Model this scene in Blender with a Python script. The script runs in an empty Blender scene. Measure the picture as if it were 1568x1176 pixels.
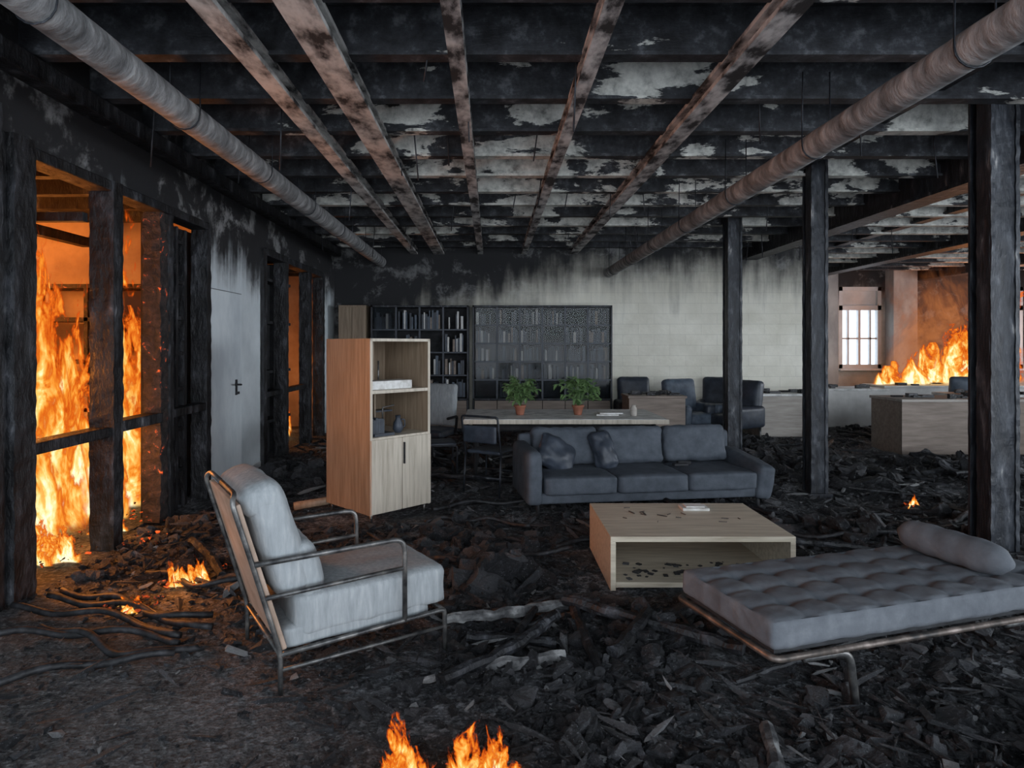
import bpy, bmesh, math, random
from mathutils import Vector, Matrix, noise, Euler
import numpy as np
random.seed(7); np.random.seed(7)
scene = bpy.context.scene
COL = scene.collection

# ------------------------------------------------------------------ materials
def newmat(name):
    m = bpy.data.materials.new(name); m.use_nodes = True
    nt = m.node_tree; nt.nodes.clear()
    out = nt.nodes.new('ShaderNodeOutputMaterial')
    b = nt.nodes.new('ShaderNodeBsdfPrincipled')
    nt.links.new(b.outputs[0], out.inputs[0])
    return m, nt, b, out
def N(nt, t, **k):
    n = nt.nodes.new(t)
    for a, v in k.items(): setattr(n, a, v)
    return n
def ramp(nt, stops, src=None, interp='LINEAR'):
    r = N(nt, 'ShaderNodeValToRGB'); cr = r.color_ramp; cr.interpolation = interp
    while len(cr.elements) < len(stops): cr.elements.new(0.5)
    for e, (p, c) in zip(cr.elements, stops):
        e.position = p; e.color = (c[0], c[1], c[2], 1)
    if src: nt.links.new(src, r.inputs[0])
    return r
def math_(nt, op, a, b=None, c=None, clamp=False):
    n = N(nt, 'ShaderNodeMath', operation=op); n.use_clamp = clamp
    for i, v in enumerate((a, b, c)):
        if v is None: continue
        if isinstance(v, (int, float)): n.inputs[i].default_value = v
        else: nt.links.new(v, n.inputs[i])
    return n.outputs[0]
def mapr(nt, v, a, b, c=0., d=1., smooth=True):
    n = N(nt, 'ShaderNodeMapRange'); n.interpolation_type = 'SMOOTHSTEP' if smooth else 'LINEAR'
    nt.links.new(v, n.inputs[0])
    for i, x in zip((1, 2, 3, 4), (a, b, c, d)): n.inputs[i].default_value = x
    return n.outputs[0]
def mixc(nt, f, a, b, mode='MIX'):
    n = N(nt, 'ShaderNodeMix', data_type='RGBA', blend_type=mode)
    for i, v in ((0, f), (6, a), (7, b)):
        if isinstance(v, (int, float)): n.inputs[i].default_value = v
        elif isinstance(v, tuple): n.inputs[i].default_value = (*v, 1)
        else: nt.links.new(v, n.inputs[i])
    return n.outputs[2]
def noisen(nt, vec, scale, detail=5, rough=.6, dist=0.):
    n = N(nt, 'ShaderNodeTexNoise'); n.inputs['Scale'].default_value = scale
    n.inputs['Detail'].default_value = detail; n.inputs['Roughness'].default_value = rough
    n.inputs['Distortion'].default_value = dist
    nt.links.new(vec, n.inputs['Vector']); return n.outputs[0]
def coords(nt, stretch=(1, 1, 1), which='Object'):
    tc = N(nt, 'ShaderNodeTexCoord'); mp = N(nt, 'ShaderNodeMapping')
    mp.inputs['Scale'].default_value = stretch
    nt.links.new(tc.outputs[which], mp.inputs[0]); return mp.outputs[0]
def bump(nt, b, h, s=.3, d=.02):
    bp = N(nt, 'ShaderNodeBump'); bp.inputs['Strength'].default_value = s
    bp.inputs['Distance'].default_value = d
    nt.links.new(h, bp.inputs['Height']); nt.links.new(bp.outputs[0], b.inputs['Normal'])
def simple(name, stops, scale=5, stretch=(1, 1, 1), rough=.8, bs=.2, bd=.01, detail=6, metallic=0, spec=.4, dist=0, bscale=None):
    m, nt, b, o = newmat(name)
    v = coords(nt, stretch); n = noisen(nt, v, scale, detail, .6, dist)
    r = ramp(nt, stops, n); nt.links.new(r.outputs[0], b.inputs['Base Color'])
    b.inputs['Roughness'].default_value = rough; b.inputs['Metallic'].default_value = metallic
    b.inputs['Specular IOR Level'].default_value = spec
    if bs > 0:
        h = noisen(nt, v, bscale, 4) if bscale else n
        bump(nt, b, h, bs, bd)
    return m

M = {}
M['char'] = simple('charred_timber', [(.42, (.005, .005, .006)), (.56, (.015, .016, .019)), (.66, (.05, .052, .06)), (.76, (.20, .205, .215))], 8, (1, 1, .45), .5, 1., .05, detail=9)
M['steelchar'] = simple('scorched_steel', [(.38, (.008, .009, .012)), (.55, (.022, .025, .032)), (.65, (.07, .075, .086)), (.74, (.32, .31, .30))], 9, (1.3, 1.3, .35), .45, .9, .03, metallic=.1, detail=9)
M['black'] = simple('black_soot', [(.3, (.005, .005, .006)), (.8, (.035, .036, .04))], 8, rough=.8, bs=.4)
M['slab'] = simple('sooty_slab', [(.35, (.006, .006, .007)), (.7, (.04, .04, .042))], 2, rough=.95, bs=.5)
M['tan'] = simple('heat_stained_beam', [(.38, (.025, .025, .026)), (.44, (.20, .195, .19)), (.57, (.53, .52, .50)), (.8, (.78, .77, .745))], 4.5, (1.4, .7, 1.4), .85, .5, .02, detail=11)
M['tan2'] = simple('grey_scorched_beam', [(.40, (.02, .02, .021)), (.46, (.17, .17, .172)), (.58, (.50, .50, .495)), (.8, (.74, .74, .725))], 5, (1.4, .7, 1.4), .85, .5, .02, detail=11)
M['batten'] = simple('scorched_batten', [(.4, (.02, .02, .02)), (.6, (.10, .10, .10)), (.8, (.26, .26, .255))], 5, (1, .7, 1), .85, .5, .02)
M['pipe'] = simple('sooty_insulated_pipe', [(.3, (.075, .077, .08)), (.5, (.22, .222, .225)), (.7, (.44, .44, .44))], 5, (1, 2.2, 1), .7, .8, .03, detail=10)
M['wood'] = simple('oak_veneer', [(.3, (.165, .118, .078)), (.5, (.235, .172, .117)), (.7, (.31, .235, .165))], 5, (6, 6, .45), .5, .08, .003)
M['woodlight'] = simple('pale_ash_veneer', [(.3, (.36, .31, .245)), (.5, (.50, .44, .36)), (.7, (.60, .53, .44))], 5, (6, 6, .4), .5, .06, .003)
M['woodtable'] = simple('coffee_table_oak', [(.3, (.38, .32, .24)), (.5, (.52, .45, .35)), (.7, (.62, .55, .44))], 4, (.8, 8, 8), .4, .06, .003)
M['deskwood'] = simple('dusty_desk_laminate', [(.3, (.28, .25, .22)), (.7, (.46, .42, .38))], 4, (.6, 5, 5), .6, .1)
M['deskbrown'] = simple('brown_desk_veneer', [(.3, (.17, .13, .105)), (.7, (.30, .24, .20))], 4, (.6, 5, 5), .55, .1)
M['deskwhite'] = simple('white_desk_laminate', [(.3, (.48, .47, .45)), (.7, (.68, .67, .65))], 4, rough=.5, bs=.05)
M['dust'] = simple('dusty_table_top', [(.35, (.42, .41, .40)), (.6, (.74, .73, .71))], 7, rough=.5, bs=.2)
M['sofa'] = simple('slate_fabric', [(.3, (.040, .049, .062)), (.7, (.080, .092, .112))], 9, rough=.75, bs=.35, bd=.006, bscale=60)
M['bed'] = simple('grey_suede', [(.3, (.080, .087, .10)), (.55, (.118, .127, .142)), (.75, (.17, .18, .195))], 7, rough=.85, bs=.35, bd=.006, bscale=50)
M['chairfab'] = simple('pale_grey_upholstery', [(.3, (.23, .25, .26)), (.55, (.30, .32, .33)), (.8, (.40, .41, .415))], 9, (5, 5, .8), .9, .3, .005, detail=8)
M['chairback'] = simple('tan_back_panel', [(.3, (.24, .17, .125)), (.6, (.38, .28, .22)), (.8, (.45, .35, .28))], 6, rough=.7, bs=.2)
M['tube'] = simple('worn_metal_tube', [(.35, (.04, .04, .042)), (.55, (.13, .128, .125)), (.75, (.30, .28, .26))], 14, rough=.4, bs=.2, bd=.003, metallic=.6)
M['rust'] = simple('worn_bronze_tube', [(.35, (.045, .042, .04)), (.55, (.13, .105, .09)), (.75, (.32, .26, .23))], 12, rough=.45, bs=.3, bd=.003, metallic=.5)
M['leather'] = simple('black_blue_leather', [(.3, (.018, .023, .032)), (.7, (.05, .06, .08))], 8, rough=.45, bs=.2)
M['blueleather'] = simple('dusty_blue_leather', [(.3, (.045, .06, .085)), (.7, (.11, .14, .18))], 8, rough=.5, bs=.2)
M['leaf'] = simple('green_leaf', [(.3, (.045, .10, .03)), (.7, (.19, .29, .12))], 9, rough=.5, bs=.1)
M['terra'] = simple('terracotta', [(.3, (.20, .07, .04)), (.7, (.33, .13, .08))], 9, rough=.8)
M['paper'] = simple('scorched_paper', [(.3, (.35, .32, .28)), (.6, (.72, .71, .69))], 9, rough=.8, bs=0)
M['white'] = simple('white_paint', [(.3, (.55, .56, .56)), (.7, (.72, .73, .73))], 3, rough=.5, bs=.05)
M['door'] = simple('white_door_paint', [(.35, (.50, .55, .59)), (.5, (.62, .67, .70)), (.65, (.72, .76, .79))], 2, (1, 1, .5), .5, .05, detail=9)
M['joint'] = simple('door_gap', [(.3, (.10, .11, .12)), (.7, (.22, .23, .24))], 3, rough=.8, bs=0)
M['ashwood'] = simple('ash_covered_wood', [(.38, (.03, .03, .032)), (.52, (.14, .14, .14)), (.7, (.42, .42, .41))], 9, (1, 1, 1), .9, .8, .03, detail=9)
M['hose'] = simple('burnt_hose', [(.4, (.008, .008, .009)), (.75, (.045, .045, .05))], 20, rough=.55, bs=.6)
M['roomwall'] = simple('smoke_stained_plaster', [(.3, (.20, .13, .085)), (.7, (.46, .35, .26))], 1.5, rough=.9, bs=.2, detail=9)
M['beige'] = simple('beige_pillar_paint', [(.35, (.20, .205, .21)), (.7, (.48, .48, .47))], 1.5, (1, 1, .5), .8, .1)

m, nt, b, o = newmat('dark_cabinet_glass')
b.inputs['Base Color'].default_value = (.015, .022, .028, 1); b.inputs['Roughness'].default_value = .10
b.inputs['Alpha'].default_value = .30; b.inputs['Specular IOR Level'].default_value = .35; M['glass'] = m

def ember(name, t0, t1, t2, sc=9):
    m, nt, b, o = newmat(name); v = coords(nt); n = noisen(nt, v, sc, 6, .65, .5)
    nt.links.new(ramp(nt, [(.4, (.008, .007, .007)), (.7, (.06, .04, .035))], n).outputs[0], b.inputs['Base Color'])
    nt.links.new(ramp(nt, [(t0, (0, 0, 0)), (t1, (.9, .10, .01)), (t2, (1, .38, .06))], n).outputs[0], b.inputs['Emission Color'])
    b.inputs['Emission Strength'].default_value = 1.2; b.inputs['Roughness'].default_value = .8
    bump(nt, b, n, .8, .04); return m
M['ember'] = ember('ember_wood', .50, .62, .75)
M['emberpost'] = ember('smouldering_charred_post', .61, .69, .82, 12)

def sootwall(name, base0, base1, z0, z1, xk=0., xoff=0., blocks=True, amp=.9, fl=.45, xdark=None):
    m, nt, b, o = newmat(name); v = coords(nt)
    s = N(nt, 'ShaderNodeSeparateXYZ'); nt.links.new(v, s.inputs[0])
    n1 = noisen(nt, v, 1.3, 8, .62); vs = coords(nt, (3, 3, .35)); n2 = noisen(nt, vs, 1.6, 6, .6)
    base = ramp(nt, [(.35, base0), (.65, base1)], n1).outputs[0]
    if blocks:
        cb = N(nt, 'ShaderNodeCombineXYZ'); nt.links.new(math_(nt, 'ADD', s.outputs[0], s.outputs[1]), cb.inputs[0]); nt.links.new(s.outputs[2], cb.inputs[1])
        br = N(nt, 'ShaderNodeTexBrick'); nt.links.new(cb.outputs[0], br.inputs[0])
        br.inputs['Scale'].default_value = 1; br.inputs['Brick Width'].default_value = .6; br.inputs['Row Height'].default_value = .2
        br.inputs['Mortar Size'].default_value = .006; br.inputs['Color1'].default_value = (1, 1, 1, 1)
        br.inputs['Color2'].default_value = (.95, .95, .95, 1); br.inputs['Mortar'].default_value = (.86, .86, .86, 1)
        base = mixc(nt, 1., base, br.outputs[0], 'MULTIPLY')
    zz = math_(nt, 'ADD', s.outputs[2], math_(nt, 'MULTIPLY', math_(nt, 'SUBTRACT', n1, .5), amp))
    zz = math_(nt, 'ADD', zz, math_(nt, 'MULTIPLY', math_(nt, 'SUBTRACT', n2, .5), amp * 1.0))
    if xk: zz = math_(nt, 'ADD', zz, math_(nt, 'MAXIMUM', math_(nt, 'MULTIPLY', math_(nt, 'SUBTRACT', xoff, s.outputs[0]), xk), -.3))
    if xdark: zz = math_(nt, 'ADD', zz, mapr(nt, s.outputs[0], xdark[0], xdark[1], 0., 1.6))
    f = mapr(nt, zz, z0, z1)
    n3 = noisen(nt, v, 2.2, 9, .68, .3)
    flk = mapr(nt, n3, .53, .66, 0, fl)
    sootc = mixc(nt, flk, (.014, .014, .016), (.30, .30, .30))
    c = mixc(nt, f, base, sootc)
    nt.links.new(c, b.inputs['Base Color']); b.inputs['Roughness'].default_value = .8
    bump(nt, b, n3, .4, .03); return m
M['wallback'] = sootwall('sooty_back_wall', (.70, .67, .57), (.88, .85, .75), 1.95, 3.15, .30, .6, amp=1.1)
M['wallleft'] = sootwall('sooty_left_wall', (.50, .55, .58), (.68, .73, .76), 2.15, 2.8, blocks=False, amp=1.1, fl=.75)
M['wallfar'] = sootwall('sooty_far_wall', (.34, .33, .30), (.58, .56, .52), 2.3, 3.3, xdark=(10.2, 11.2))

def peel(name, t0, t1, cream):
    m, nt, b, o = newmat(name); v = coords(nt)
    s = N(nt, 'ShaderNodeSeparateXYZ'); nt.links.new(v, s.inputs[0])
    vs = coords(nt, (.6, 1, 1.6)); n1 = noisen(nt, vs, 1.5, 10, .66, .3); n0 = noisen(nt, v, .45, 3)
    gy = mapr(nt, s.outputs[1], 4.4, 6.5, -.12, .0)
    gx = mapr(nt, s.outputs[0], -2.0, 1.5, -.06, .015)
    k = math_(nt, 'ADD', math_(nt, 'ADD', n1, gy), math_(nt, 'ADD', gx, math_(nt, 'MULTIPLY', math_(nt, 'SUBTRACT', n0, .5), .9)))
    f = mapr(nt, k, t0, t1)
    n2 = noisen(nt, v, 7, 8, .68); dark = ramp(nt, [(.38, (.006, .006, .008)), (.55, (.03, .032, .038)), (.7, (.13, .135, .145))], n2).outputs[0]
    cr = ramp(nt, [(.32, tuple(.25 * c for c in cream)), (.5, tuple(.72 * c for c in cream)), (.65, cream)], n2).outputs[0]
    nt.links.new(mixc(nt, f, dark, cr), b.inputs['Base Color']); b.inputs['Roughness'].default_value = .7
    bump(nt, b, n1, .6, .04); return m
M['peel'] = peel('peeling_sooty_beam', .515, .54, (.78, .77, .71))
M['peel2'] = peel('peeling_sooty_ceiling', .53, .56, (.66, .64, .58))

# ground
m, nt, b, o = newmat('ash_and_cinder_ground'); v = coords(nt)
s = N(nt, 'ShaderNodeSeparateXYZ'); nt.links.new(v, s.inputs[0])
vo = N(nt, 'ShaderNodeTexVoronoi'); vo.inputs['Scale'].default_value = 22; nt.links.new(v, vo.inputs['Vector'])
vo2 = N(nt, 'ShaderNodeTexVoronoi'); vo2.inputs['Scale'].default_value = 60; nt.links.new(v, vo2.inputs['Vector'])
n1 = noisen(nt, v, 1.3, 8, .65); n2 = noisen(nt, v, 26, 6, .75)
c = ramp(nt, [(.38, (.014, .014, .016)), (.52, (.055, .057, .063)), (.66, (.26, .265, .28))], n2).outputs[0]
c = mixc(nt, mapr(nt, n1, .47, .62, 0, .8), c, mixc(nt, mapr(nt, n2, .4, .6), (.09, .093, .10), (.36, .37, .39)))
rr = math_(nt, 'ADD', s.outputs[1], math_(nt, 'MULTIPLY', math_(nt, 'MAXIMUM', s.outputs[0], -2.), .9))
rr = math_(nt, 'ADD', rr, math_(nt, 'MULTIPLY', n1, 1.2))
fb = mapr(nt, rr, 2.0, 3.4, .8, 0.)
c = mixc(nt, fb, c, ramp(nt, [(.35, (.05, .047, .047)), (.55, (.14, .13, .127)), (.7, (.36, .35, .34))], n2).outputs[0])
nt.links.new(c, b.inputs['Base Color']); b.inputs['Roughness'].default_value = .75
h = math_(nt, 'ADD', math_(nt, 'MULTIPLY', vo.outputs[0], .7), math_(nt, 'ADD', math_(nt, 'MULTIPLY', vo2.outputs[0], .5), n2))
bump(nt, b, h, 1., .04); M['ground'] = m

def rubblemat(name, top, mixf, light):
    m, nt, b, o = newmat(name); v = coords(nt); g = N(nt, 'ShaderNodeNewGeometry')
    rc = ramp(nt, [(0, (.008, .008, .010)), (.5, (.022, .023, .027)), (.8, (.048, .05, .056)), (.93, (.10, .10, .108)), (.985, top)], g.outputs['Random Per Island']).outputs[0]
    n2 = noisen(nt, v, 34, 7, .78); n3 = noisen(nt, v, 90, 3, .6)
    rc = mixc(nt, mapr(nt, n2, .50, .66, 0, mixf), rc, light)
    rc = mixc(nt, mapr(nt, n3, .62, .70, 0, .6), rc, (.33, .34, .36))
    nt.links.new(rc, b.inputs['Base Color']); b.inputs['Roughness'].default_value = .5
    bump(nt, b, math_(nt, 'ADD', n2, math_(nt, 'MULTIPLY', n3, .4)), 1., .04); M_ = m; return m
M['rubble'] = rubblemat('charcoal_rubble', (.36, .36, .36), .45, (.22, .225, .24))
M['coal'] = rubblemat('charcoal_lumps', (.07, .07, .075), .35, (.15, .155, .168))

def flamemat(name, strength=1.0, sc=(4.2, 4.2, 1.9), off=.36, hazy=False):
    m = bpy.data.materials.new(name); m.use_nodes = True; nt = m.node_tree; nt.nodes.clear()
    out = N(nt, 'ShaderNodeOutputMaterial'); em = N(nt, 'ShaderNodeEmission'); tr = N(nt, 'ShaderNodeBsdfTransparent'); mx = N(nt, 'ShaderNodeMixShader')
    uv = N(nt, 'ShaderNodeUVMap'); uv.uv_map = 'UVMap'
    s = N(nt, 'ShaderNodeSeparateXYZ'); nt.links.new(uv.outputs[0], s.inputs[0])
    v = coords(nt, sc); n1 = noisen(nt, v, 1.0, 5, .58, 1.1); n2 = noisen(nt, v, 3.4, 4, .55, .8)
    e = math_(nt, 'ABSOLUTE', math_(nt, 'SUBTRACT', math_(nt, 'MULTIPLY', s.outputs[0], 2.), 1.))
    e2 = math_(nt, 'MULTIPLY', e, e)
    I = math_(nt, 'ADD', math_(nt, 'MULTIPLY', n1, 2.4), math_(nt, 'MULTIPLY', n2, .9))
    I = math_(nt, 'SUBTRACT', I, math_(nt, 'MULTIPLY', s.outputs[1], .95))
    I = math_(nt, 'SUBTRACT', I, math_(nt, 'MULTIPLY', e2, .75))
    I = math_(nt, 'SUBTRACT', I, off + .37)
    a = mapr(nt, I, .05, .8 if hazy else .34)
    a = math_(nt, 'MULTIPLY', a, mapr(nt, s.outputs[1], 0., .06))
    a = math_(nt, 'MULTIPLY', a, mapr(nt, e, .75, 1., 1., 0.))
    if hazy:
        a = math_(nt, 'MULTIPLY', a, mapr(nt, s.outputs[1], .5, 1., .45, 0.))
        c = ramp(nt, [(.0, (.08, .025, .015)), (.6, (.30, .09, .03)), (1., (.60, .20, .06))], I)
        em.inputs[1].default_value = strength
    else:
        c = ramp(nt, [(.05, (.50, .035, .002)), (.26, (.90, .13, .008)), (.46, (1., .32, .03)), (.70, (1., .60, .15)), (.95, (1., .90, .56))], I)
        nt.links.new(mapr(nt, I, .1, 1.0, .7 * strength, 1.4 * strength, False), em.inputs[1])
    nt.links.new(c.outputs[0], em.inputs[0])
    nt.links.new(a, mx.inputs[0]); nt.links.new(tr.outputs[0], mx.inputs[1]); nt.links.new(em.outputs[0], mx.inputs[2])
    nt.links.new(mx.outputs[0], out.inputs[0])
    try: m.cycles.emission_sampling = 'NONE'
    except Exception: pass
    return m
M['flame'] = flamemat('flame', 1.0)
M['flamefar'] = flamemat('flame_far', 1.0, (3.2, 3.2, 1.8), .22)
M['flamesmall'] = flamemat('flame_small', 1.0, (14, 14, 7), .28)
M['haze'] = flamemat('smoke_glow', .9, (1.2, 1.2, .9), .0, True)  # smoke sheets emit; the fire's orange light is put into their colour

# ------------------------------------------------------------------ geometry helpers
def link(ob, parent=None):
    COL.objects.link(ob)
    if parent: ob.parent = parent
    return ob
def empty(name, loc=(0, 0, 0), rz=0.):
    e = bpy.data.objects.new(name, None); e.location = loc; e.rotation_euler = (0, 0, rz); e.empty_display_size = .2
    COL.objects.link(e); return e
def mesh(name, vs, fs, mat, parent=None, smooth=False):
    me = bpy.data.meshes.new(name); me.from_pydata([tuple(v) for v in vs], [], fs)
    me.materials.append(M[mat])
    if smooth: me.polygons.foreach_set('use_smooth', [True] * len(me.polygons))
    me.update(); ob = bpy.data.objects.new(name, me); return link(ob, parent)
def bm_obj(name, bm, mat, parent=None, smooth=False):
    me = bpy.data.meshes.new(name); bm.to_mesh(me); bm.free(); me.materials.append(M[mat])
    if smooth: me.polygons.foreach_set('use_smooth', [True] * len(me.polygons))
    ob = bpy.data.objects.new(name, me); return link(ob, parent)
def addbox(bm, b6, bev=0., rot=None):
    x0, x1, y0, y1, z0, z1 = b6
    r = bmesh.ops.create_cube(bm, size=1.); vs = r['verts']
    c = Vector(((x0 + x1) / 2, (y0 + y1) / 2, (z0 + z1) / 2)); sc = Vector((x1 - x0, y1 - y0, z1 - z0))
    for v in vs: v.co = Vector((v.co.x * sc.x, v.co.y * sc.y, v.co.z * sc.z))
    if bev > 0:
        es = list({e for v in vs for e in v.link_edges})
        rr = bmesh.ops.bevel(bm, geom=es, offset=bev, segments=2, affect='EDGES', profile=.5)
        vs = list({v for f in rr['faces'] for v in f.verts} | {v for v in vs if v.is_valid})
    for v in vs:
        if rot is not None: v.co = rot @ v.co
        v.co += c
def boxes(name, lst, mat, parent=None, bev=0.):
    bm = bmesh.new()
    for b6 in lst: addbox(bm, b6, bev)
    return bm_obj(name, bm, mat, parent)
def cushion(name, c, half, mat, parent=None, r=.05, puff=.02, rot=None, n=12, wr=.006, seed=0, pinch=0., tuft=None):
    bm = bmesh.new(); bmesh.ops.create_cube(bm, size=2.)
    bmesh.ops.subdivide_edges(bm, edges=bm.edges[:], cuts=n, use_grid_fill=True)
    H = Vector(half); r = min(r, min(half) * .98)
    for v in bm.verts:
        p = v.co.copy(); q = Vector((p.x * H.x, p.y * H.y, p.z * H.z))
        k = Vector([max(-(H[i] - r), min(H[i] - r, q[i])) for i in range(3)])
        d = q - k
        if d.length > 1e-6: q = k + d.normalized() * r
        ax = min(range(3), key=lambda i: H[i]); o1, o2 = [i for i in range(3) if i != ax]
        bul = (1 - p[o1] ** 2) * (1 - p[o2] ** 2)
        q[ax] += puff * bul * (1 if p[ax] > 0 else -1) * abs(p[ax])
        if pinch:
            f = 1 - pinch * (abs(p[o1]) ** 3 * abs(p[o2]) ** 3); q[ax] *= f
        w = noise.noise(q * 9 + Vector((seed, seed * 2.3, 0))) + .5 * noise.noise(q * 22 + Vector((seed, 0, 3)))
        q += (d.normalized() if d.length > 1e-6 else Vector((0, 0, 0))) * w * wr
        if tuft and p.z > .97:
            sx, sy = tuft
            dx = min(((q.x + H.x) / sx) % 1, 1 - ((q.x + H.x) / sx) % 1) * sx
            dy = min(((q.y + H.y) / sy) % 1, 1 - ((q.y + H.y) / sy) % 1) * sy
            ed = min(1, (1 - max(abs(p.x), 0) ** 30) * (1 - abs(p.y) ** 12) * 1.3)
            q.z -= ed * (.007 * math.exp(-(dx / .02) ** 2) + .006 * math.exp(-(dy / .02) ** 2) + .020 * math.exp(-(dx * dx + dy * dy) / .0016))
        if rot is not None: q = rot @ q
        v.co = q + Vector(c)
    return bm_obj(name, bm, mat, parent, True)
def fillet(pts, rad, n=5):
    pts = [Vector(p) for p in pts]
    if rad <= 0: return pts
    out = [pts[0]]
    for i in range(1, len(pts) - 1):
        a, p, b_ = pts[i - 1], pts[i], pts[i + 1]
        ra = min(rad, (a - p).length * .45); rb = min(rad, (b_ - p).length * .45)
        s_, e_ = p + (a - p).normalized() * ra, p + (b_ - p).normalized() * rb
        for j in range(n + 1):
            t = j / n; out.append(s_ * (1 - t) ** 2 + p * 2 * t * (1 - t) + e_ * t * t)
    out.append(pts[-1]); return out
def sweep(pts, r, seg=10, rfun=None):
    vs, fs = [], []; pts = [Vector(p) for p in pts]; nrm = None; k = len(pts)
    for i, p in enumerate(pts):
        t = (pts[min(i + 1, k - 1)] - pts[max(i - 1, 0)]).normalized()
        if nrm is None:
            nrm = t.orthogonal().normalized()
        nrm = (nrm - t * nrm.dot(t)).normalized(); bn = t.cross(nrm)
        rr = r * (rfun(i / (k - 1)) if rfun else 1)
        for j in range(seg):
            a = 2 * math.pi * j / seg; vs.append(p + (nrm * math.cos(a) + bn * math.sin(a)) * rr)
    for i in range(k - 1):
        for j in range(seg):
            a = i * seg + j; b_ = i * seg + (j + 1) % seg; fs.append((a, b_, b_ + seg, a + seg))
    fs.append(tuple(reversed(range(seg)))); fs.append(tuple(range((k - 1) * seg, k * seg)))
    return vs, fs
def tube(name, pts, r, mat, parent=None, rad=.05, seg=10):
    vs, fs = sweep(fillet(pts, rad), r, seg); return mesh(name, vs, fs, mat, parent, True)
def tubes(name, lst, r, mat, parent=None, rad=0., seg=8):
    V, F = [], []
    for p in lst:
        vs, fs = sweep(fillet(p, rad), r, seg); o_ = len(V); V += vs; F += [tuple(i + o_ for i in f) for f in fs]
    return mesh(name, V, F, mat, parent, True)

# ------------------------------------------------------------------ room shell
XL, YB, YF, XR = -3.0, 12.2, 16.5, 14.0
ZC = 4.1
H0 = 2.86
T = .12
boxes('wall_left', [
    (XL - T, XL, -2, 3.95, -.1, ZC), (XL - T, XL, 3.95, YB, H0, ZC),
    (XL - T, XL, 6.72, 8.35, -.1, H0), (XL - T, XL, 11.3, YB, -.1, H0)], 'wallleft')
boxes('wall_back', [(XL - T, 5.95, YB, YB + .2, -.1, ZC), (5.75, 5.95, YB + .2, YF, -.1, ZC)], 'wallback')
wx = [(8.96, 10.05), (12.7, 13.7)]
boxes('wall_far', [(5.95, 8.96, YF, YF + .2, -.1, ZC), (10.05, 12.7, YF, YF + .2, -.1, ZC), (13.7, XR, YF, YF + .2, -.1, ZC),
                   (8.96, 10.05, YF, YF + .2, -.1, 1.0), (8.96, 10.05, YF, YF + .2, 3.1, ZC),
                   (12.7, 13.7, YF, YF + .2, -.1, 1.0), (12.7, 13.7, YF, YF + .2, 3.1, ZC)], 'wallfar')
boxes('wall_right', [(XR, XR + .2, -2, YF, -.1, .9), (XR, XR + .2, -2, YF, 3.1, ZC)] +
      [(XR, XR + .2, y - .3, y + .3, .9, 3.1) for y in (-1.7, 1.2, 4.2, 7.2, 10.2, 13.2, 16.2)], 'wallback')
boxes('ceiling', [(XL - T, XR, -2, YF, ZC, ZC + .15)], 'slab')
for i, (a, c_) in enumerate(wx):
    w = empty('window_%d' % (i + 1), ((a + c_) / 2, YF + .08, 0)); hw = (c_ - a) / 2
    boxes('frame', [(-hw, -hw + .09, -.08, .06, 1.0, 3.1), (hw - .09, hw, -.08, .06, 1.0, 3.1), (-hw, hw, -.08, .06, 1.0, 1.1),
                    (-hw, hw, -.08, .06, 3.0, 3.1), (-hw, hw, -.08, .06, 2.5, 2.62), (-.03, .03, -.05, .05, 1.1, 2.5),
                    (-hw * .52 - .02, -hw * .52 + .02, -.04, .04, 1.1, 2.5), (hw * .52 - .02, hw * .52 + .02, -.04, .04, 1.1, 2.5),
                    (-hw, hw, -.04, .04, 1.75, 1.79)], 'white', w)
    boxes('roller_blind', [(-hw + .09, hw - .09, 0, .02, 2.62, 3.0)], 'white', w)
    boxes('sill', [(-hw - .05, hw + .05, -.25, -.08, .95, 1.0)], 'white', w)
for i, (x0, x1, mt) in enumerate([(8.3, 8.75, 'beige'), (10.15, 10.75, 'beige'), (6.6, 7.1, 'beige')]):
    o_ = boxes('wall_pillar', [(x0, x1, YF - .35, YF, 0, 3.9), (x0 - .04, x1 + .04, YF - .39, YF, 0, .15)], mt)

def gh(x, y):
    h = .055 * noise.noise(Vector((x * .9, y * .9, 1))) + .03 * noise.noise(Vector((x * 2.7, y * 2.7, 5))) + .014 * noise.noise(Vector((x * 11, y * 11, 9)))
    k = min(1, max(0.15, (y + .9 * max(x, -2) - 1.6) / 1.6))
    return max(-.03, h * k)
nx, ny = 340, 360
xs = np.linspace(XL - T + .0, XR, nx); ys = np.linspace(-2, YF, ny)
V = [(x, y, gh(x, y)) for y in ys for x in xs]
F = [(j * nx + i, j * nx + i + 1, (j + 1) * nx + i + 1, (j + 1) * nx + i) for j in range(ny - 1) for i in range(nx - 1)]
mesh('floor', V, F, 'ground', None, True)

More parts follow.
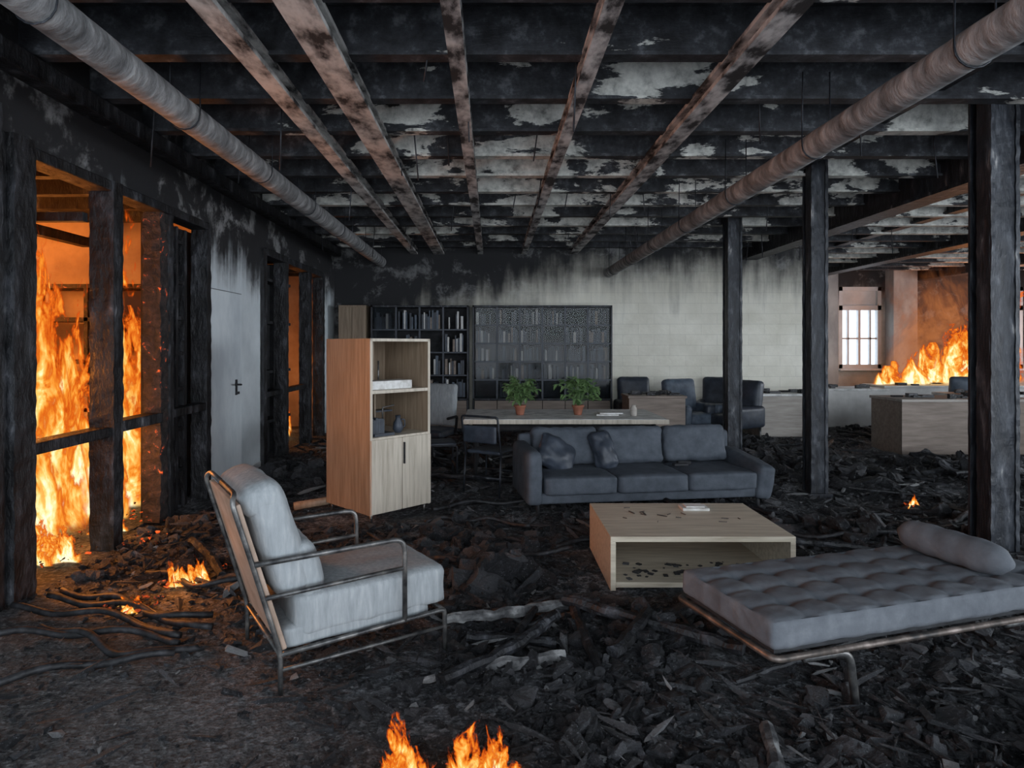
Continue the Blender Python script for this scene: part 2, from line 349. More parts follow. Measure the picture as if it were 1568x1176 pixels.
# adjoining burning rooms
boxes('wall_side_room', [(-7.2, -7.0, 2.8, 12.6, -.1, 3.2), (-7, XL - T, 2.7, 2.85, -.1, 3.2), (-7, XL - T - .0, 7.25, 7.4, -.1, 3.2), (-7, XL - T, 12.6, 12.75, -.1, 3.2)], 'roomwall')
boxes('ceiling_side_room', [(-7.2, XL - T, 2.7, 12.75, 3.12, 3.25)], 'roomwall')
boxes('ceiling_joists_side_room', [(-7, XL - T - .01, y, y + .1, 2.92, 3.12) for y in np.arange(3.2, 12.4, .6)] +
      [(-7, XL - T - .01, 4.9, 4.96, 2.55, 2.62), (-4.6, -4.5, 2.9, 7.2, 2.7, 2.8)], 'char')
boxes('floor_side_room', [(-7.2, XL - T, 2.7, 12.75, -.15, 0.0)], 'ground')
boxes('blackout_panel', [(-3.36, -3.33, 8.42, 10.1, 0, 2.8), (-3.33, -3.14, 9.6, 9.64, 0, 2.8)] + [(-3.33, -3.14, 8.5, 10., z, z + .04) for z in (.5, 1.2, 1.9, 2.5)], 'black')  # added black panel and shelves, put behind this opening only to keep it dark
# burning shelving rack inside the side room
e = empty('burning_shelf_rack', (-4.25, 6.9, 0))
boxes('uprights', [(-.75, -.70, -.2, .2, 0, 2.2), (.70, .75, -.2, .2, 0, 2.2), (-.02, .02, -.2, .2, 0, 2.2)], 'emberpost', e)
boxes('boards', [(-.75, .75, -.2, .2, z, z + .04) for z in (.4, .9, 1.4, 1.85, 2.2)], 'emberpost', e)

def charpost(bm, b6, cuts=14, amp=.012, seed=0):
    x0, x1, y0, y1, z0, z1 = b6
    n = cuts; L = z1 - z0
    base = [(x0, y0), ((x0 + x1) / 2, y0), (x1, y0), (x1, (y0 + y1) / 2), (x1, y1), ((x0 + x1) / 2, y1), (x0, y1), (x0, (y0 + y1) / 2)]
    rings = []
    for i in range(n + 1):
        z = z0 + L * i / n; ring = []
        for (x, y) in base:
            w = noise.noise_vector(Vector((x * 9 + seed, y * 9, z * 14))) * amp * 2
            ring.append(bm.verts.new((x + w.x, y + w.y, z)))
        rings.append(ring)
    for i in range(n):
        for j in range(8):
            k = (j + 1) % 8; bm.faces.new((rings[i][j], rings[i][k], rings[i + 1][k], rings[i + 1][j]))
    bm.faces.new(list(reversed(rings[0]))); bm.faces.new(rings[-1])
bm = bmesh.new()
for b6 in [(-3.14, -2.95, 3.60, 3.86, 0, H0 + .2), (-3.12, -2.98, 3.86, 3.93, 0, H0 + .05), (-3.14, -2.93, 3.93, 4.12, 0, H0 + .05), (-3.13, -2.94, 4.98, 5.11, 0, H0 + .02), (-3.13, -2.96, 6.66, 6.76, 0, H0), (-3.13, -2.96, 5.9, 5.96, 0, H0),
           (-3.13, -2.95, 8.3, 8.42, 0, H0), (-3.13, -2.95, 9.19, 9.31, 0, H0), (-3.13, -2.95, 10.4, 10.52, 0, H0), (-3.13, -2.95, 11.2, 11.32, 0, H0)]:
    charpost(bm, b6, 110, .004, b6[2])
bm_obj('trim_1', bm, 'char')
bm = bmesh.new(); charpost(bm, (-3.14, -2.98, 5.76, 5.89, 0, H0), 110, .008, 3); bm_obj('smouldering_post', bm, 'emberpost')
boxes('trim_2', [(-3.14, -2.95, 4.1, 6.7, 2.80, 2.88), (-3.14, -2.95, 8.4, 11.25, 2.78, 2.88)], 'char', bev=.01)
boxes('trim_3', [(-3.12, -2.97, 4.1, 5.0, .88, .96), (-3.12, -2.97, 5.1, 5.8, .90, .99), (-3.12, -2.97, 5.95, 6.68, .92, 1.0),
                 (-3.12, -3.0, 8.4, 9.2, .9, .97), (-3.12, -3.0, 9.3, 10.4, .9, .97)], 'char', bev=.01)
s_ = empty('charred_shelving', (-3.1, 6.45, 0))
boxes('back_panel', [(-.15, -.12, -.52, .6, 0, 2.8), (-.12, -.02, -.52, -.49, 0, 2.8)], 'black', s_)  # black backing and side strip added to keep firelight out of this opening
boxes('shelves', [(-.12, .02, -.48, .0, z, z + .035) for z in (.35, .75, 1.15, 1.5, 1.85, 2.2, 2.6)] + [(-.12, .03, -.05, .0, 0, 2.75), (-.12, .05, -.26, -.22, 0, 2.75)], 'char', s_)
d = empty('door_1', (-2.985, 7.2, 0))
boxes('leaf', [(-.005, .012, -.42, .42, .06, 2.2)], 'door', d, .004)
boxes('panel_joint', [(.0, .004, -.43, -.42, .05, 2.21), (.0, .004, .42, .43, .05, 2.21), (.0, .004, -.43, .43, 2.2, 2.21)], 'joint', d)
boxes('handle_plate', [(.012, .022, .22, .27, 1.02, 1.2)], 'black', d, .003)
tube('handle_lever', [(.02, .245, 1.14), (.08, .245, 1.14), (.08, .10, 1.15)], .011, 'black', d, .02)
boxes('lock', [(.022, .05, .225, .265, 1.03, 1.06)], 'black', d, .003)
boxes('baseboard_left', [(-3.0, -2.985, 7.7, 8.28, 0, .1)], 'white')

# ---- ceiling structure
def ibeam_y(bm, x, w, z0, h, y0, y1, t=.02):
    addbox(bm, (x - w / 2, x + w / 2, y0, y1, z0, z0 + t)); addbox(bm, (x - w / 2, x + w / 2, y0, y1, z0 + h - t, z0 + h))
    addbox(bm, (x - t * .7, x + t * .7, y0, y1, z0 + t, z0 + h - t))
for x, w, mt in [(-1.47, .13, 'tan'), (-1.0, .2, 'tan'), (-.21, .10, 'tan2'), (.62, .10, 'tan2'), (1.56, .14, 'tan2')]:
    bm = bmesh.new(); ibeam_y(bm, x, w, 3.33, .12, .5, YB, .03); bm_obj('ceiling_beam', bm, mt)
for x, w, z, y1 in [(3.3, .16, 3.5, YB), (4.9, .3, 3.22, YB), (8.1, .3, 3.3, YF), (6.5, .16, 3.45, YF), (11, .3, 3.25, YF)]:
    bm = bmesh.new(); ibeam_y(bm, x, w, z, .4, .5, y1, .04); bm_obj('ceiling_beam', bm, 'steelchar')
y = 1.9
while y < 16.3:
    x1 = XR; x0 = XL if y < YB - .1 else 5.95
    h = .30; bm = bmesh.new()
    addbox(bm, (x0, x1, y, y + .05, 3.45, 3.45 + h)); addbox(bm, (x0, x1, y - .03, y + .08, 3.43, 3.455)); addbox(bm, (x0, x1, y - .03, y + .08, 3.45 + h, 3.475 + h))
    bm_obj('ceiling_joist', bm, 'peel'); y += .72
boxes('ceiling_rafters', [(x, x + .07, 1, YB, 3.8, 4.0) for x in np.arange(-2.8, 5.9, .62)] + [(x, x + .07, 1, YF, 3.8, 4.0) for x in np.arange(6.2, 13.8, .62)], 'black')
boxes('ceiling_panels', [(x, x + random.uniform(.5, 1.2), y, y + .6, 3.77, 3.79) for y in np.arange(4.1, 12, .72) for x in np.arange(-2.6, 5.5, 1.3) if random.random() < .6], 'peel2')
boxes('trim_4', [(-3.0, -2.86, .5, YB, 3.28, 3.42)], 'char', bev=.01)
lst = []
for i in range(46):
    x = random.uniform(-2.7, 6.5); yy = random.uniform(4, 11.5); z = random.uniform(3.0, 3.4)
    lst.append([(x, yy, 3.9), (x + random.uniform(-.03, .03), yy, (z + 3.9) / 2), (x + random.uniform(-.06, .06), yy + random.uniform(-.05, .05), z)])
tubes('hanging_wires', lst, .007, 'steelchar', None, 0, 5)
bm = bmesh.new()
for i in range(130):
    x = random.uniform(-2.8, 7); yy = random.uniform(3.2, 11.8); L = random.uniform(.3, 1.1)
    R = Euler((random.uniform(-.25, .25), random.uniform(-.25, .25), random.uniform(0, 3.14))).to_matrix()
    addbox(bm, (x - L / 2, x + L / 2, yy - .02, yy + .02, 3.78, 3.81), 0, R)
bm_obj('charred_ceiling_battens', bm, 'batten')

def pipe(name, x, z, r, y0, y1):
    n = 150; vs, fs = [], []
    for i in range(n + 1):
        yy = y0 + (y1 - y0) * i / n
        for j in range(24):
            a = 2 * math.pi * j / 24
            rr = r * (1 + .03 * noise.noise(Vector((math.cos(a) * 2, yy * 5, math.sin(a) * 2 + x))))
            vs.append((x + rr * math.cos(a), yy, z + rr * math.sin(a)))
    for i in range(n):
        for j in range(24):
            a = i * 24 + j; b_ = i * 24 + (j + 1) % 24; fs.append((a, b_, b_ + 24, a + 24))
    fs.append(tuple(range(24))); fs.append(tuple(reversed(range(n * 24, n * 24 + 24))))
    e = empty(name); mesh('insulated_pipe', vs, fs, 'pipe', e, True)
    lst = []
    for yy in np.arange(1.5, y1, 1.44):
        lst.append([(x - r, yy, z + .5), (x - r - .005, yy, z)] + [(x + (r + .006) * math.cos(a), yy, z + (r + .006) * math.sin(a)) for a in np.linspace(math.pi, 2 * math.pi, 9)] + [(x + r + .005, yy, z + .5)])
    tubes('hangers', lst, .005, 'steelchar', e, 0, 5)
pipe('ceiling_duct', -2.10, 3.18, .10, .5, 12.15)
pipe('ceiling_duct', 2.22, 2.97, .09, .5, 12.15)

# ---- steel columns
def column(x, y, w, ztop=3.75):
    e = empty('steel_column', (x, y, 0)); bm = bmesh.new(); h = w / 2; t = .022
    charpost(bm, (-h, h, -h, -h + t, 0, ztop), 160, .0018, x); charpost(bm, (-h, h, h - t, h, 0, ztop), 160, .0018, x + 2)
    charpost(bm, (-t, t, -h, h, 0, ztop), 100, .0015, x + 3)
    charpost(bm, (-h, -h + .03, -h - .014, h * .2, 0, ztop), 160, .003, x + 5); charpost(bm, (h - .03, h, -h - .014, h * .2, 0, ztop), 160, .003, x + 6)
    bm_obj('shaft', bm, 'steelchar', e)
    boxes('base_plate', [(-h - .04, h + .04, -h - .04, h + .04, -.01, .03)], 'steelchar', e, .005)
    boxes('cap_plate', [(-h - .05, h + .05, -h - .05, h + .05, ztop - .03, ztop)], 'steelchar', e, .005)
column(3.61, 9.6, .21); column(3.47, 6.87, .18); column(3.90, 4.98, .22)

# ------------------------------------------------------------------ armchair
c = empty('armchair', (-.79, 3.42, 0), math.radians(33))
bk = math.atan(.30)
Rb = Euler((0, -bk, 0)).to_matrix()
cushion('seat_cushion', (.06, 0, .325), (.40, .30, .10), 'chairfab', c, .035, .012, seed=1)
cushion('seat_base', (-.02, 0, .235), (.38, .295, .05), 'chairfab', c, .02, 0, seed=1)
cushion('back_cushion', (-.40, 0, .68), (.085, .30, .27), 'chairfab', c, .06, .025, Rb, seed=2)
cushion('head_roll', (-.48, 0, .89), (.10, .30, .075), 'chairfab', c, .07, .01, Rb, seed=4)
cushion('lumbar', (-.28, 0, .53), (.07, .29, .14), 'chairfab', c, .06, .02, Rb, seed=5)
bm = bmesh.new()
addbox(bm, (-.512, -.488, -.325, .325, .56 - .37, .56 + .35), .006, Rb); bm_obj('back_panel', bm, 'chairback', c)
for s in (-1, 1):
    y = .335 * s
    tube('frame_back_' + 'rl'[s > 0], [(-.42, y, 0), (-.42, y, .2), (-.545, y, .63), (-.630, y, .91), (-.61, y * .9, .94), (-.61, 0, .94)], .012, 'tube', c, .05)
    tube('armrest_' + 'rl'[s > 0], [(-.535, y, .62), (.17, y, .62), (.2, y, .58), (.2, y, .2)], .013, 'tube', c, .05)
    tube('arm_rail_' + 'rl'[s > 0], [(-.495, y, .46), (.2, y, .47)], .011, 'tube', c, 0)
    tube('side_rail_' + 'rl'[s > 0], [(-.42, y, .19), (.43, y, .21), (.43, y, 0)], .012, 'tube', c, .03)
    tube('stretcher_' + 'rl'[s > 0], [(-.42, y, .12), (.43, y, .12)], .009, 'tube', c, 0)
tube('cross_rail_front', [(.43, -.335, .2), (.43, .335, .2)], .011, 'tube', c, 0)
tube('cross_rail_rear', [(-.42, -.335, .19), (-.42, .335, .19)], .011, 'tube', c, 0)

# ------------------------------------------------------------------ daybed
c = empty('daybed', (1.18, 2.68, 0), math.radians(16.5))
L, W = 1.85, .68
cushion('mattress', (L / 2, W / 2, .375), (L / 2, W / 2, .065), 'bed', c, .03, .004, n=100, wr=.005, seed=3, tuft=(.205, .17))
boxes('slat_deck', [(.02, L - .02, .02, W - .02, .295, .312)], 'black', c)
zf = .285
tube('frame', [(.3, -.01, zf), (0, -.01, zf), (-.01, W + .01, zf), (L + .01, W + .01, zf), (L + .01, -.01, zf), (.28, -.01, zf)], .015, 'rust', c, .04)
for nme, x in (('a', .22), ('b', L - .45)):
    for s, y in ((0, .02), (1, W - .02)):
        tube('leg_%s%d' % (nme, s), [(x - .05, y, zf - .03), (x + .2, y, zf - .03), (x + .235, y, 0)], .018, 'tube', c, .07)
    tube('leg_bar_' + nme, [(x + .02, .02, zf - .03), (x + .02, W - .02, zf - .03)], .013, 'tube', c, 0)
pts = [(0, y, 0) for y in np.linspace(-.31, .31, 25)]
vs, fs = sweep(pts, .085, 20, lambda t: max(.25, min(1, (1 - (2 * t - 1) ** 8))) * (1 + .03 * math.sin(t * 30)))
ob = mesh('bolster', vs, fs, 'bed', c, True); ob.location = (1.45, .36, .52)

# ------------------------------------------------------------------ coffee table
c = empty('coffee_table', (1.37, 4.58, 0))
hw, hd, h, t = .60, .44, .36, .035
boxes('carcass', [(-hw, hw, -hd, hd, h - t, h), (-hw, -hw + t, -hd, hd, 0.01, h - t), (hw - t, hw, -hd, hd, .01, h - t), (-hw + t, hw - t, -hd, hd, .03, .03 + t)], 'woodtable', c, .003)
boxes('back_panel', [(-hw + t, hw - t, hd - .03, hd - .01, .06, h - t)], 'wood', c)
bm = bmesh.new()
for i in range(45):
    x = random.uniform(-.5, .5); yy = random.uniform(-.40, -.05); q = random.uniform(.005, .018)
    addbox(bm, (x - q, x + q * 1.6, yy - q, yy + q, .066, .066 + q * .5), 0, Euler((0, 0, random.uniform(0, 3))).to_matrix())
bm_obj('debris_inside', bm, 'rubble', c)
bm = bmesh.new()
for i in range(14):
    x = random.uniform(-.45, .45); yy = random.uniform(-.35, .3); q = random.uniform(.005, .018)
    addbox(bm, (x - q * 2.4, x + q * 2.4, yy - q * .3, yy + q * .3, h, h + .006), 0, Euler((0, 0, random.uniform(0, 3))).to_matrix())
bm_obj('splinters', bm, 'rust', c)
boxes('notebook', [(.06, .26, .2, .33, h, h + .02), (.09, .23, .22, .32, h + .02, h + .03)], 'paper', c, .003)

# ------------------------------------------------------------------ tall cabinet
A = math.radians(45)
c = empty('tall_cabinet', (-1.085, 5.71, 0), A)
W, D, Z0, Z1, t = .69, .74, .07, 1.66, .022
boxes('side_panels', [(0, t, 0, D, Z0, Z1), (W - t, W, 0, D, Z0, Z1)], 'wood', c, .002)
boxes('top_bottom', [(t, W - t, 0, D, Z1 - t, Z1), (t, W - t, .02, D, Z0, Z0 + t)], 'woodlight', c, .002)
boxes('front_edges', [(0, t + .004, -.004, 0, Z0, Z1), (W - t - .004, W, -.004, 0, Z0, Z1), (0, W, -.004, 0, Z1 - t - .004, Z1)], 'woodlight', c)
boxes('shelves', [(t, W - t, 0, D - .03, .74, .765), (t, W - t, 0, D - .03, 1.16, 1.19)], 'woodlight', c, .002)
boxes('back_panel', [(t, W - t, D - .03, D - .01, Z0, Z1)], 'wood', c)
boxes('divider', [(.20, .215, .25, D - .03, 1.19, Z1 - t), (.22, .235, .25, D - .03, .765, 1.16)], 'wood', c)
boxes('mirror_panel', [(.04, .19, .26, .27, 1.20, Z1 - t)], 'blueleather', c)
boxes('door_leaves', [(.004, W / 2 - .003, -.02, 0, Z0 + .01, .745), (W / 2 + .003, W - .004, -.02, 0, Z0 + .01, .745)], 'woodlight', c, .003)
boxes('door_pull', [(W / 2 + .01, W / 2 + .022, -.04, -.02, .5, .70)], 'black', c, .003)
tubes('feet', [[(x, y, 0), (x, y, Z0)] for x in (.04, W - .04) for y in (.04, D - .04)], .014, 'tube', c)
boxes('storage_box', [(.06, .52, .06, .26, 1.19, 1.27)], 'paper', c, .005)
bm = bmesh.new()
x = .06
while x < .2:
    w_ = random.uniform(.015, .03); addbox(bm, (x, x + w_ - .002, .06, .22, .765, .765 + random.uniform(.14, .22))); x += w_
addbox(bm, (.08, .30, .04, .2, .765, .79)); addbox(bm, (.3, .5, .35, .5, .95, .965))
bm_obj('books', bm, 'leather', c)
vs, fs = sweep([(.42, .15, .766), (.42, .15, .80), (.42, .15, .86), (.42, .15, .90), (.42, .15, .93)], .05, 14, lambda t: (.6, 1, .9, .45, .55)[int(round(t * 4))])
mesh('jug', vs, fs, 'leather', c, True)
tube('jug_handle', [(.46, .15, .89), (.50, .15, .88), (.50, .15, .82), (.46, .15, .80)], .007, 'leather', c, .01)
tubes('lamp_parts', [[(.35, .3, .766), (.35, .3, 1.0), (.45, .25, 1.02)], [(.3, .3, 1.19), (.3, .3, 1.45)]], .008, 'tube', c)

# ------------------------------------------------------------------ sofa
c = empty('sofa', (1.47, 6.48, 0), math.radians(8))
boxes('base', [(-1.16, 1.16, -.40, .42, .12, .22)], 'sofa', c, .015)
cushion('back_frame', (0, .37, .40), (1.16, .07, .29), 'sofa', c, .05, .01, n=16)
for i, x in enumerate((-.70, 0, .70)):
    cushion('seat_cushion_%d' % i, (x, -.12, .29), (.346, .34, .085), 'sofa', c, .03, .012, seed=i * 3)
    cushion('back_cushion_%d' % i, (x, .22, .56), (.342, .09, .19), 'sofa', c, .055, .03, Euler((-.22, 0, 0)).to_matrix(), seed=i * 5 + 1, wr=.014, n=20)
cushion('arm_l', (-1.14, -.03, .36), (.075, .42, .25), 'sofa', c, .05, .01, seed=8)
cushion('arm_r', (1.15, -.03, .30), (.09, .42, .17), 'sofa', c, .05, .01, Euler((.10, .12, 0)).to_matrix(), seed=9)
tubes('legs', [[(x, y, 0), (x, y, .13)] for x in (-1.1, 1.1) for y in (-.36, .36)], .018, 'black', c)
cushion('throw_pillow_1', (-.84, .0, .51), (.21, .065, .17), 'leather', c, .06, .05, Euler((-.45, .55, .25)).to_matrix(), seed=11, pinch=.5, wr=.018, n=18)
cushion('throw_pillow_2', (-.34, .03, .54), (.11, .065, .20), 'leather', c, .06, .04, Euler((-.35, -.28, -.2)).to_matrix(), seed=12, pinch=.5, wr=.018, n=18)
boxes('remote', [(.35, .50, -.12, -.06, .385, .41), (.42, .56, -.05, .0, .385, .42)], 'black', c, .006)

# ------------------------------------------------------------------ long table + plants
c = empty('long_table', (.86, 7.95, 0))
boxes('top', [(-1.18, 1.18, -.58, .58, .69, .745)], 'dust', c, .006)
boxes('top_edge', [(-1.185, 1.185, -.59, -.58, .69, .74)], 'woodlight', c)
boxes('apron', [(-1.05, 1.05, -.42, -.39, .6, .69), (-1.05, 1.05, .39, .42, .6, .69)], 'black', c)
tubes('legs', [[(x, -.42, 0), (x, -.42, .69)] for x in (-1.05, 1.05)] + [[(x, .42, 0), (x, .42, .69)] for x in (-1.05, 1.05)], .025, 'black', c)
def plant(x, y, z, s, seed):
    e = empty('potted_plant', (x, y, z)); rnd = random.Random(seed)
    prof = [(0, .045), (.02, .05), (.09, .065), (.1, .075), (.12, .075), (.12, .06), (.1, .058)]
    vs, fs = [], []
    for (zz, r) in prof:
        for j in range(16): a = j / 16 * 2 * math.pi; vs.append((r * math.cos(a), r * math.sin(a), zz))
    for i in range(len(prof) - 1):
        for j in range(16): k = (j + 1) % 16; fs.append((i * 16 + j, i * 16 + k, i * 16 + 16 + k, i * 16 + 16 + j))
    fs.append(tuple(reversed(range(16)))); fs.append(tuple(range(len(prof) * 16 - 16, len(prof) * 16)))
    mesh('pot', vs, fs, 'terra', e, True)
    LV, LF, ST = [], [], []
    for i in range(56):
        a = rnd.uniform(0, 6.28); rr = rnd.uniform(.03, .25) * s; hh = (.40 - rr * .6) * s * rnd.uniform(.35, 1.1)
        p0 = Vector((0, 0, .1)); p2 = Vector((rr * math.cos(a), rr * math.sin(a), .1 + hh)); p1 = Vector((p2.x * .35, p2.y * .35, .1 + hh * .75))
        ST.append([p0, (p0 + p1) / 2, p1, p2])
        for k in range(5):
            t = rnd.uniform(.45, 1.05); b0 = p1.lerp(p2, t)
            a2 = a + rnd.uniform(-1.6, 1.6); l = rnd.uniform(.05, .10) * s; w = l * .26
            dr = Vector((math.cos(a2), math.sin(a2), rnd.uniform(-.9, .6))).normalized(); sd = dr.cross(Vector((0, 0, 1))).normalized()
            up = sd.cross(dr)
            o_ = len(LV)
            LV += [b0, b0 + dr * l * .35 + sd * w + up * .008, b0 + dr * l * .75 + sd * w * .7, b0 + dr * l - Vector((0, 0, .015)), b0 + dr * l * .75 - sd * w * .7, b0 + dr * l * .35 - sd * w + up * .008]
            LF += [(o_, o_ + 1, o_ + 2, o_ + 3), (o_, o_ + 3, o_ + 4, o_ + 5)]
    mesh('leaves', LV, LF, 'leaf', e); tubes('stems', ST, .003, 'leaf', e, 0, 4)
plant(.35, 7.85, .745, 1.0, 1); plant(1.06, 7.85, .745, 1.06, 2)
e = empty('paper_stack', (1.42, 7.85, .745)); boxes('sheets', [(-.15, .12, -.1, .1, 0, .015), (-.10, .18, -.06, .14, .015, .03)], 'paper', e)
e = empty('glass_jar', (1.72, 7.75, .745)); vs, fs = sweep([(0, 0, 0), (0, 0, .02), (0, 0, .09), (0, 0, .11), (0, 0, .13)], .04, 14, lambda t: (.9, 1, 1, .6, .65)[int(round(t * 4))]); mesh('jar_body', vs, fs, 'deskwood', e, True)

def officechair(x, y, rz, mat='leather', matb='chairfab'):
    e = empty('office_chair', (x, y, 0), rz)
    cushion('seat', (0, 0, .46), (.25, .25, .05), mat, e, .04, .01)
    cushion('backrest', (0, .25, .80), (.24, .05, .28), matb, e, .045, .01, Euler((-.15, 0, 0)).to_matrix())
    tubes('pedestal', [[(0, 0, .1), (0, 0, .42)], [(0, .2, .42), (0, .3, .62)], [(-.27, .15, .44), (-.29, .15, .66), (-.29, -.15, .66)], [(.27, .15, .44), (.29, .15, .66), (.29, -.15, .66)]], .018, 'black', e, .03)
    tubes('star_base', [[(0, 0, .12), (.28 * math.cos(a), .28 * math.sin(a), .06), (.28 * math.cos(a), .28 * math.sin(a), .0)] for a in np.arange(5) * 1.2566], .018, 'black', e, .02)
officechair(-.78, 8.4, math.radians(-20), 'leather', 'chairfab')
def tubchair(x, y, rz):
    e = empty('metal_chair', (x, y, 0), rz)
    tubes('frame', [[(-.22, -.22, 0), (-.22, -.22, .45), (-.22, .22, .45), (-.22, .30, .85), (.22, .30, .85), (.22, .22, .45), (.22, -.22, .45), (.22, -.22, 0)],
                    [(-.22, .22, .45), (-.22, .26, 0)], [(.22, .22, .45), (.22, .26, 0)], [(-.22, -.22, .2), (.22, -.22, .2)], [(-.22, .24, .2), (.22, .24, .2)]], .012, 'steelchar', e, .03)
    cushion('seat', (0, 0, .46), (.21, .22, .02), 'leather', e, .018, 0); cushion('backrest', (0, .285, .66), (.2, .015, .09), 'leather', e, .014, 0)
tubchair(-.65, 7.5, math.radians(100)); tubchair(.02, 6.98, math.radians(150))

# ------------------------------------------------------------------ bookcases
def bookcase(name, x0, x1, y0, y1, h, cols, rows, zb, mf='steelchar', seed=0, base='deskbrown'):
    rnd = random.Random(seed); e = empty(name, (x0, y0, 0)); W = x1 - x0; D = y1 - y0; t = .035
    boxes('frame', [(0, t, 0, D, 0, h), (W - t, W, 0, D, 0, h), (0, W, 0, D, h - t, h), (0, W, 0, D, 0, .06), (0, W, .0, D, zb - t, zb)], mf, e, .003)
    boxes('back_board', [(t, W - t, D - .02, D, 0.06, h - t)], 'black', e)
    cw = (W - 2 * t) / cols; rh = (h - t - zb) / rows
    boxes('shelves', [(t, W - t, .03, D - .02, zb + rh * r, zb + rh * r + .02) for r in range(1, rows)], 'black', e)
    boxes('door_stiles', [(t + cw * i - .016, t + cw * i + .016, -.012, .02, zb, h - t) for i in range(1, cols)] + [(t, W - t, -.008, .014, zb + rh * r - .008, zb + rh * r + .018) for r in range(1, rows)], 'leather', e)
    boxes('glass_doors', [(t + cw * i + .018, t + cw * (i + 1) - .018, .0, .006, zb + .01, h - t - .01) for i in range(cols) if rnd.random() < .7], 'glass', e)
    if zb > .2:
        boxes('cupboard_doors', [(t + cw * i + .006, t + cw * (i + 1) - .006, -.012, .006, .07, zb - t - .006) for i in range(cols)], base, e, .003)
    bk = [bmesh.new() for _ in range(4)]
    for r in range(rows):
        for i in range(cols):
            x = t + cw * i + .03; xe = t + cw * (i + 1) - .03; z = zb + rh * r + .02
            if rnd.random() < .15: continue
            while x < xe - .04:
                w_ = rnd.uniform(.02, .05); hh = rnd.uniform(.5, .85) * rh
                if rnd.random() < .78: addbox(bk[rnd.choice((0, 0, 0, 1, 1, 1, 2, 3))], (x, x + w_ - .003, .06, .24, z, z + hh))
                x += w_
    for b_, mt, nm in zip(bk, ('leather', 'blueleather', 'deskwhite', 'deskbrown'), ('dark_books', 'grey_books', 'white_books', 'brown_books')): bm_obj(nm, b_, mt, e)
bookcase('glass_bookcase', -.35, 2.22, 11.75, 12.18, 2.33, 6, 5, .62, seed=3)
bookcase('glass_bookcase', -2.22, -.42, 11.75, 12.18, 2.33, 4, 4, .62, seed=5)
e = empty('wooden_cupboard', (-2.8, 11.7, 0))
boxes('carcass', [(0, .5, 0, .45, .05, 2.33)], 'wood', e, .006); boxes('doors', [(.01, .245, -.02, 0, .1, 2.3), (.255, .49, -.02, 0, .1, 2.3)], 'wood', e, .004)
boxes('plinth', [(.02, .48, .03, .44, 0, .05)], 'black', e); boxes('knobs', [(.215, .235, -.04, -.02, 1.1, 1.25), (.265, .285, -.04, -.02, 1.1, 1.25)], 'black', e)

# ------------------------------------------------------------------ back-area furniture
def desk(x0, x1, y0, y1, h, body, top, rz=0., name='office_desk', drawers=True):
    e = empty(name, ((x0 + x1) / 2, (y0 + y1) / 2, 0), rz); W = (x1 - x0) / 2; D = (y1 - y0) / 2
    boxes('top', [(-W, W, -D, D, h - .04, h)], top, e, .006)
    boxes('panels', [(-W + .02, W - .02, -D + .03, -D + .05, .02, h - .04), (-W + .02, -W + .05, -D + .05, D - .02, .0, h - .04), (W - .05, W - .02, -D + .05, D - .02, 0, h - .04)], body, e, .003)
    if drawers:
        boxes('pedestal', [(W - .5, W - .07, -D + .06, D - .05, .06, h - .06)], body, e, .003)
    bm = bmesh.new(); rnd = random.Random(x0)
    for i in range(16):
        x = rnd.uniform(-W + .15, W - .15); yy = rnd.uniform(-D + .1, D - .1); q = rnd.uniform(.03, .10)
        addbox(bm, (x - q, x + q, yy - q * .6, yy + q * .6, h, h + rnd.uniform(.01, .07)))
    bm_obj('desktop_clutter', bm, 'rubble', e)
desk(2.2, 3.15, 10.3, 10.9, .78, 'deskbrown', 'deskbrown')
desk(4.6, 5.75, 11.0, 11.8, .76, 'deskwood', 'dust')
desk(6.05, 7.65, 12.3, 13.1, .76, 'deskwhite', 'dust')
desk(5.9, 7.9, 9.2, 10.0, .82, 'deskbrown', 'deskwood')
desk(8.1, 11.2, 13.2, 14.0, .76, 'deskwhite', 'deskwhite')
desk(7.9, 9.3, 10.8, 11.5, .76, 'deskwhite', 'dust')
desk(8.6, 10.5, 8.4, 9.2, .76, 'deskwood', 'dust')
def clubchair(x, y, rz, s=1., mt='blueleather'):
    e = empty('lounge_chair', (x, y, 0), rz)
    cushion('seat', (0, -.03, .36), (.28 * s, .30, .09), mt, e, .05, .02); cushion('backrest', (0, .3, .68), (.33 * s, .09, .33), mt, e, .07, .03, Euler((-.15, 0, 0)).to_matrix())
    cushion('arm_l', (-.34 * s, 0, .42), (.07, .34, .18), mt, e, .06, .01); cushion('arm_r', (.34 * s, 0, .42), (.07, .34, .18), mt, e, .06, .01)
    tubes('legs', [[(a * .3, b_ * .28, 0), (a * .3, b_ * .28, .25)] for a in (-1, 1) for b_ in (-1, 1)], .02, 'tube', e)
    tubes('runners', [[(-.34, -.3, .02), (-.34, .3, .02)], [(.34, -.3, .02), (.34, .3, .02)]], .014, 'tube', e)
clubchair(3.42, 10.95, math.radians(25)); clubchair(4.08, 11.55, math.radians(-25), .9, 'leather'); clubchair(2.65, 11.65, math.radians(0), .9, 'leather'); clubchair(4.05, 10.7, math.radians(-60), .9, 'leather')
clubchair(9.0, 12.3, math.radians(160), .8); clubchair(7.2, 14.2, math.radians(-10), .8)

